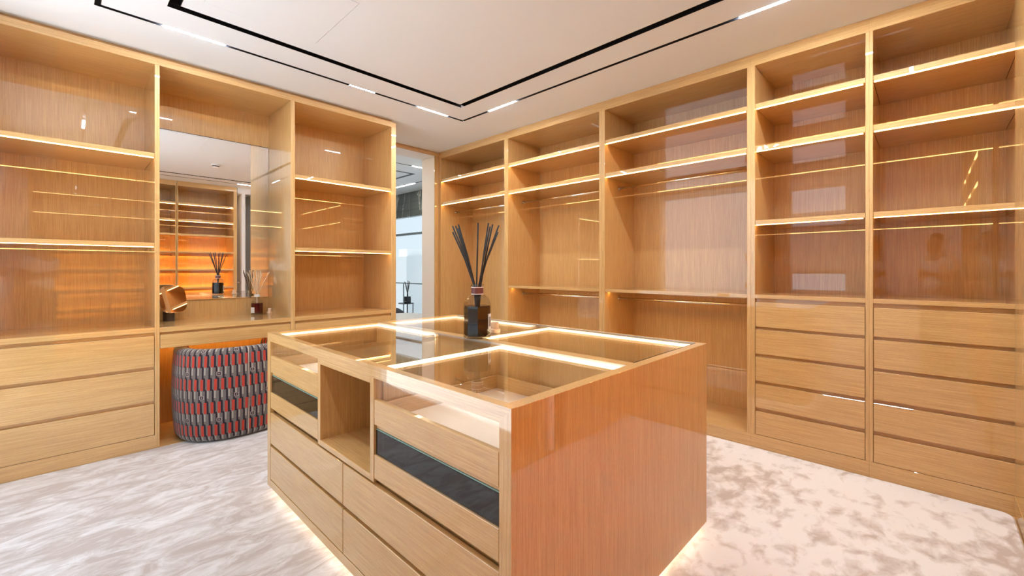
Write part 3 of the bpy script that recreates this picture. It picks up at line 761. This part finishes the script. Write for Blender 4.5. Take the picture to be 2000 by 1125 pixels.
# ------------------------------------------------------------------ torn film on a shelf edge
def scrap(pts, label, dz=0):
    # pts in (y, z) on the face of the shelf
    bm = bmesh.new(); prism(bm, [(XR + .0035, y, z) for y, z in pts], (.0015, 0, 0))
    o = link('film_scrap', bm, FILM, None, loc=(XR, pts[0][0], pts[0][1]))
    o['label'] = label; o['category'] = 'film'; o['group'] = 'scraps of torn film on the shelf edge'
scrap([(.865, 2.084), (.829, 2.084), (.832, 2.103), (.842, 2.109), (.858, 2.108)], 'square white scrap of torn film at the left end of the shelf edge')
scrap([(.818, 2.085), (.790, 2.084), (.797, 2.102), (.818, 2.116)], 'pointed white scrap of torn film standing above the shelf edge')
scrap([(.766, 2.090), (.756, 2.084), (.725, 2.094), (.732, 2.103), (.752, 2.104)], 'curled white scrap of torn film farthest right on the shelf edge')

# ------------------------------------------------------------------ smoke detector (seen in the mirror)
sd = thing('smoke_detector', 'round white smoke detector on the ceiling seen in the mirror', 'detector', (1.506, 1.494, ZC))
bm = bmesh.new(); lathe(bm, (1.506, 1.494, ZC), [(.055, 0), (.058, -.012), (.054, -.02)], 32); link('base', bm, WHITE, sd)
bm = bmesh.new(); lathe(bm, (1.506, 1.494, ZC), [(.047, -.02), (.040, -.032)], 32, cap=False); link('vent_ring', bm, BLACK, sd)
bm = bmesh.new(); lathe(bm, (1.506, 1.494, ZC), [(.044, -.032), (.040, -.042), (.024, -.05)], 32); link('cap', bm, WHITE, sd)

# ------------------------------------------------------------------ room beyond the doorway
NX0, NX1, NY1 = 1.6, 4.70, 9.2
bm = bmesh.new(); box(bm, NX0, NX1 + .2, YD2, NY1, FZ - .1, FZ + .012); structure(link('floor_bedroom', bm, pbr('pale_carpet', (.55, .52, .49), .9, noise=.1, nscale=8)))
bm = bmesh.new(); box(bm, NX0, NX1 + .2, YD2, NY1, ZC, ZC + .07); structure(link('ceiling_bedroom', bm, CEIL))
bm = bmesh.new(); box(bm, NX0 - .1, NX0, YD2, NY1, FZ, ZC); box(bm, NX0, NX1 + .2, NY1, NY1 + .1, FZ, ZC); box(bm, 4.05, NX1 + .2, YD2 - .1, YD2, FZ, ZC)
structure(link('wall_bedroom', bm, WHITE))
def marble():
    m, n, l, out = newmat('grey_green_marble')
    g = n.new('ShaderNodeNewGeometry'); mp = n.new('ShaderNodeMapping'); l.new(g.outputs['Position'], mp.inputs[0]); mp.inputs['Rotation'].default_value = (math.radians(35), 0, 0); mp.inputs['Scale'].default_value = (1, 1, .25)
    nz = n.new('ShaderNodeTexNoise'); nz.inputs['Scale'].default_value = 3.0; nz.inputs['Detail'].default_value = 5; nz.inputs['Distortion'].default_value = .6; l.new(mp.outputs[0], nz.inputs['Vector'])
    r = n.new('ShaderNodeValToRGB'); e = r.color_ramp.elements
    e[0].position = .0; e[0].color = (.075, .085, .075, 1); e[1].position = 1; e[1].color = (.085, .10, .09, 1)
    for p_, c_ in ((.492, (.07, .08, .07)), (.50, (.42, .44, .40)), (.508, (.08, .09, .08))): q_ = e.new(p_); q_.color = (*c_, 1)
    l.new(nz.outputs[0], r.inputs[0]); p = n.new('ShaderNodeBsdfPrincipled'); p.inputs['Roughness'].default_value = .08; l.new(r.outputs[0], p.inputs[0]); l.new(p.outputs[0], out.inputs[0]); return m
MAR = marble()
mw = bpy.data.objects.new('wall_marble', None); COL.objects.link(mw); mw.location = (NX1, 7, 2.28); mw['kind'] = 'structure'
for z0, z1 in ((2.283, 2.41), (2.413, 2.565), (2.568, ZC)):
    for y0, y1 in ((YD2, 6.1), (6.103, 7.3), (7.303, NY1)):
        B('marble_slab', MAR, mw, (NX1, NX1 + .1), (y0, y1), (z0, z1), .001)
win = bpy.data.objects.new('window_5', None); COL.objects.link(win); win.location = (NX1, 7, 0); win['kind'] = 'structure'
GREY = pbr('grey_window_metal', (.16, .20, .21), .4, .3)
B('pane', SOLAR, win, (NX1 + .04, NX1 + .05), (YD2, NY1), (FZ, 2.283), 0)
B('transom', GREY, win, (NX1 + .01, NX1 + .07), (YD2, NY1), (1.925, 1.965)); B('sill', GREY, win, (NX1, NX1 + .09), (YD2, NY1), (FZ, .05))
B('mullion', GREY, win, (NX1 + .01, NX1 + .07), (5.3, 5.35), (.05, 1.925)); B('mullion', GREY, win, (NX1 + .01, NX1 + .07), (8.6, 8.65), (.05, 1.925))
# balcony rail outside
rl = thing('balcony_railing', 'thin grey balcony railing outside the far window', 'railing', (5.6, 7.5, 0))
B('handrail', GREY, rl, (5.58, 5.62), (5.0, 11.0), (.90, .93)); 
for y in (6.0, 7.2, 8.1, 9.0, 10.2): B('baluster', GREY, rl, (5.59, 5.61), (y, y + .03), (-.2, .90))
bm = bmesh.new(); box(bm, NX1 + .2, 5.7, 4.5, 11.5, -.3, -.2); structure(link('floor_balcony', bm, WHITE))
for i, (a, w_, h_, y) in enumerate(((46, 5, 7.5, 78), (46, 6, 4.0, 92), (52, 5, 10, 64))):
    bt = thing('distant_building', ['pale hazy low building seen far off through the window', 'pale hazy mid block seen far off through the window', 'pale hazy taller block at right seen through the window'][i], 'building', (a, y, -12))
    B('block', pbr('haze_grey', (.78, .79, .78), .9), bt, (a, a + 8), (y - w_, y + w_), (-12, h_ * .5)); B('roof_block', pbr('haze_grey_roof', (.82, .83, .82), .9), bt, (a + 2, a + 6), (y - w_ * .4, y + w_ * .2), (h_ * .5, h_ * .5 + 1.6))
# ceiling tracks of that room
tr = thing('lighting_track', 'thin black track with a lit bar on the bedroom ceiling beyond the doorway', 'track', (3.9, 5.5, ZC))
B('channel', BLACK, tr, (2.0, 3.53), (5.435, 5.460), (ZC - .002, ZC + .0), 0); B('light_bar', LAMPB, tr, (3.53, 3.90), (5.435, 5.460), (ZC - .003, ZC), 0)
B('channel', BLACK, tr, (3.90, 4.275), (5.435, 5.460), (ZC - .002, ZC + .0), 0); B('channel', BLACK, tr, (4.25, 4.275), (5.46, 8.6), (ZC - .002, ZC + .0), 0)
for i, (x, y, lab) in enumerate((((2.3, 2.9), (5.435, 5.460), 'added lit ceiling bar of the bedroom left of the doorway'), ((4.25, 4.275), (6.5, 7.1), 'added lit ceiling bar of the bedroom near its window'), ((2.2, 2.225), (6.4, 7.4), 'added lit ceiling bar of the bedroom far from its window'))):  # extra bars added to brighten the bedroom
    lbt = thing('linear_light', lab, 'light', (sum(x) / 2, sum(y) / 2, ZC)); B('diffuser', LAMPB, lbt, x, y, (ZC - .004, ZC - .002), 0)
tr = thing('curtain_slot', 'wider black angled slot on the bedroom ceiling beyond the doorway', 'track', (3.5, 5.9, ZC))
B('channel', BLACK, tr, (2.4, 3.86), (5.87, 5.92), (ZC - .002, ZC + .0), 0); B('channel', BLACK, tr, (3.81, 3.86), (5.92, 8.2), (ZC - .002, ZC + .0), 0)
# side table with its own diffuser
stb = thing('side_table', 'small black side table by the far bedroom window', 'table', (4.36, 6.9, 0))
bm = bmesh.new(); lathe(bm, (4.34, 6.9, 0), [(.14, .615), (.14, .627)], 28); link('tabletop', bm, DARKMETAL, stb)
for x, y in ((4.46, 6.86), (4.42, 6.98), (4.30, 6.80)):
    bm = bmesh.new(); cyl(bm, (x, y, -.003), (x, y, .616), .008, seg=10); link('leg', bm, DARKMETAL, stb)
sdf = thing('reed_diffuser', 'black square reed diffuser on the side table in the bedroom', 'diffuser', (4.37, 6.9, .628))
B('bottle', BLACK, sdf, (4.325, 4.415), (6.855, 6.945), (.628, .745), .004)
bm = bmesh.new(); lathe(bm, (4.37, 6.9, 0), [(.014, .745), (.012, .79), (.016, .80)], 16); link('neck', bm, BLACK, sdf)
for u, v, h in ((-.06, .02, 1.02), (.0, .03, 1.04), (.05, -.03, 1.02), (-.03, -.02, 1.01), (.025, .0, 1.03)):
    bm = bmesh.new(); tube_path(bm, [(4.37, 6.9, .79), Vector((4.37, 6.9, h)) + RGT * u + FWD * v], .005, 6); link('reed', bm, REED_K, sdf)
bw = thing('small_bowl', 'small dark object beside the diffuser on the bedroom side table', 'bowl', (4.29, 6.84, .628))
bm = bmesh.new(); lathe(bm, (4.29, 6.84, .628), [(.022, 0), (.032, .02), (.015, .04), (.004, .052)], 16); link('body', bm, BLACK, bw)
# white armchair and dark bench
BOU = pbr('white_boucle', (.72, .69, .64), .95, noise=.08, nscale=60)
ac = thing('armchair', 'rounded white upholstered armchair seen through the doorway', 'chair', (3.85, 6.2, 0))
def pillow(c, a, b, h, ex=2.6):
    bm = bmesh.new(); n = 40; rings = []
    prof = [(0.80, 0), (.95, .12), (1.0, .35), (1.0, .62), (.94, .84), (.80, .96), (.5, 1.0)]
    for s_, z in prof:
        ring = []
        for i in range(n):
            t = 2 * PI * i / n; ct, st = math.cos(t), math.sin(t)
            ring.append(bm.verts.new((c[0] + s_ * a * math.copysign(abs(ct) ** (2 / ex), ct), c[1] + s_ * b * math.copysign(abs(st) ** (2 / ex), st), c[2] + z * h)))
        rings.append(ring)
    for p_, q_ in zip(rings, rings[1:]):
        for i in range(n): bm.faces.new((p_[i], p_[(i + 1) % n], q_[(i + 1) % n], q_[i]))
    bm.faces.new(rings[0][::-1]); bm.faces.new(rings[-1]); return bm
link('seat', pillow((3.80, 6.15, .06), .40, .40, .38), BOU, ac, smooth=True)
link('seat_cushion', pillow((3.80, 6.15, .43), .41, .41, .075), BOU, ac, smooth=True)
link('trim_band', pillow((3.80, 6.15, .415), .415, .415, .03), pbr('tan_piping', (.42, .27, .17), .8), ac, smooth=True)
for x in (3.55, 4.05):
    for y in (5.9, 6.4):
        bm = bmesh.new(); cyl(bm, (x, y, -.003), (x, y, .08), .02, seg=10); link('leg', bm, DARKMETAL, ac)
bn = thing('daybed', 'dark grey low daybed behind the white armchair in the bedroom', 'bed', (4.2, 7.7, 0))
link('mattress', pillow((4.16, 7.75, .10), .46, .62, .40, 3.5), pbr('dark_grey_fabric', (.055, .055, .058), .9, noise=.2, nscale=30), bn, smooth=True)
B('base', DARKMETAL, bn, (3.78, 4.54), (7.2, 8.3), (-.003, .10), .01)

# ------------------------------------------------------------------ the person behind the camera, seen only as a faint reflection
def person():
    P0 = Vector((-.245, -.080, .010))
    def at(r, f, z): return P0 + RGT * r + FWD * f + Vector((0, 0, z))
    root = thing('person', 'person in white T-shirt and dark trousers standing behind the camera, faintly reflected beside the mirror', 'person', P0)
    def skin(name, verts, edges, rads, mat, rt=0, sub=2):
        me = bpy.data.meshes.new(name); me.from_pydata([tuple(Vector(v) - P0) for v in verts], edges, []); me.update()
        o = bpy.data.objects.new(name, me); COL.objects.link(o); o.parent = root
        sk = o.modifiers.new('skin', 'SKIN'); sk.use_smooth_shade = True
        for i, r in enumerate(rads):
            d = me.skin_vertices[0].data[i]; d.radius = r if isinstance(r, tuple) else (r, r); d.use_root = (i == rt)
        sd_ = o.modifiers.new('smooth', 'SUBSURF'); sd_.levels = sub; sd_.render_levels = sub
        me.materials.append(mat); return o
    SK = pbr('skin', (.36, .21, .14), .55); SH = pbr('white_cotton', (.78, .77, .75), .9); TR = pbr('dark_trousers', (.05, .05, .06), .9)
    HAIR = pbr('dark_hair', (.02, .016, .014), .6); SHOE = pbr('dark_shoe', (.04, .04, .04), .5)
    v, e, r = [], [], []
    def add(p, rad, par=None):
        v.append(p); r.append(rad)
        if par is not None: e.append((par, len(v) - 1))
        return len(v) - 1
    pel = add(at(0, 0, .93), (.135, .105)); wa = add(at(0, .005, 1.06), (.125, .095), pel); chs = add(at(0, 0, 1.25), (.150, .105), wa)
    ub = add(at(0, -.005, 1.38), (.105, .085), chs); nk = add(at(0, .01, 1.455), .056, ub)
    hd0 = add(at(0, .03, 1.53), .066, nk); hd = add(at(0, .032, 1.60), (.076, .092), hd0); hd2 = add(at(0, .025, 1.665), (.070, .082), hd)
    for s_ in (-1, 1):
        sh = add(at(.155 * s_, -.005, 1.365), .058, ub); el = add(at(.225 * s_, -.03, 1.12), .042, sh)
        wr = add(at(.105 * s_, .105, 1.16), .028, el); pm = add(at(.066 * s_, .125, 1.175), (.034, .020), wr)
        hip = add(at(.085 * s_, 0, .86), .085, pel); kn = add(at(.095 * s_, .015, .48), .058, hip); an = add(at(.10 * s_, -.005, .10), .038, kn)
        he = add(at(.105 * s_, .05, .035), (.040, .032), an); to = add(at(.115 * s_, .135, .028), (.042, .026), he)
        for k_, (a, ln) in enumerate(((-.026, .060), (-.009, .070), (.009, .066), (.026, .052))):
            f1 = add(at((.048 - ln * .25) * s_, .128 + a * .2, 1.178 + a), .0085, pm); add(at((.030 - ln * .45) * s_, .110, 1.176 + a), .0075, f1)
        t1 = add(at(.068 * s_, .102, 1.212), .0095, pm); add(at(.046 * s_, .092, 1.222), .0085, t1)
    skin('body', v, e, r, SK)
    v, e, r = [], [], []
    a0 = add(at(0, 0, .90), (.152, .122)); a1 = add(at(0, .005, 1.06), (.142, .112), a0); a2 = add(at(0, 0, 1.25), (.165, .120), a1); a3 = add(at(0, -.005, 1.395), (.098, .082), a2)
    for s_ in (-1, 1):
        b1 = add(at(.158 * s_, -.005, 1.362), .072, a3); add(at(.205 * s_, -.022, 1.205), .066, b1)
    skin('t_shirt', v, e, r, SH)
    v, e, r = [], [], []
    a0 = add(at(0, 0, .95), (.140, .112))
    for s_ in (-1, 1):
        b1 = add(at(.086 * s_, 0, .85), .098, a0); b2 = add(at(.096 * s_, .014, .48), .075, b1); add(at(.101 * s_, 0, .085), .062, b2)
    skin('trousers', v, e, r, TR)
    for s_ in (-1, 1):
        v, e, r = [], [], []
        a0 = add(at(.103 * s_, -.015, .045), (.045, .045)); a1 = add(at(.108 * s_, .06, .04), (.047, .040), a0); add(at(.116 * s_, .15, .032), (.046, .032), a1)
        skin('shoe', v, e, r, SHOE)
    v, e, r = [], [], []
    a0 = add(at(0, -.045, 1.60), (.062, .045)); a1 = add(at(0, -.020, 1.675), (.078, .070), a0); add(at(0, .045, 1.705), (.062, .038), a1)
    skin('hair', v, e, r, HAIR)
    def ell(name, c, rx, rf, rz, mat):
        bm = bmesh.new(); bmesh.ops.create_uvsphere(bm, u_segments=16, v_segments=10, radius=1.0)
        for w in bm.verts: w.co = Vector(c) + RGT * w.co.x * rx + FWD * w.co.y * rf + Vector((0, 0, w.co.z * rz))
        return link(name, bm, mat, root, smooth=True)
    EYE = pbr('eye', (.75, .74, .72), .2); LIP = pbr('lips', (.34, .14, .11), .5)
    for s_ in (-1, 1):
        ey = ell('eye', at(.030 * s_, .112, 1.612), .013, .010, .009, EYE); ell('brow', at(.030 * s_, .120, 1.634), .020, .007, .004, HAIR)
        ell('ear', at(.080 * s_, .020, 1.600), .010, .020, .032, SK)
    ell('nose', at(0, .128, 1.588), .013, .018, .026, SK); ell('mouth', at(0, .112, 1.548), .024, .010, .007, LIP)
person()
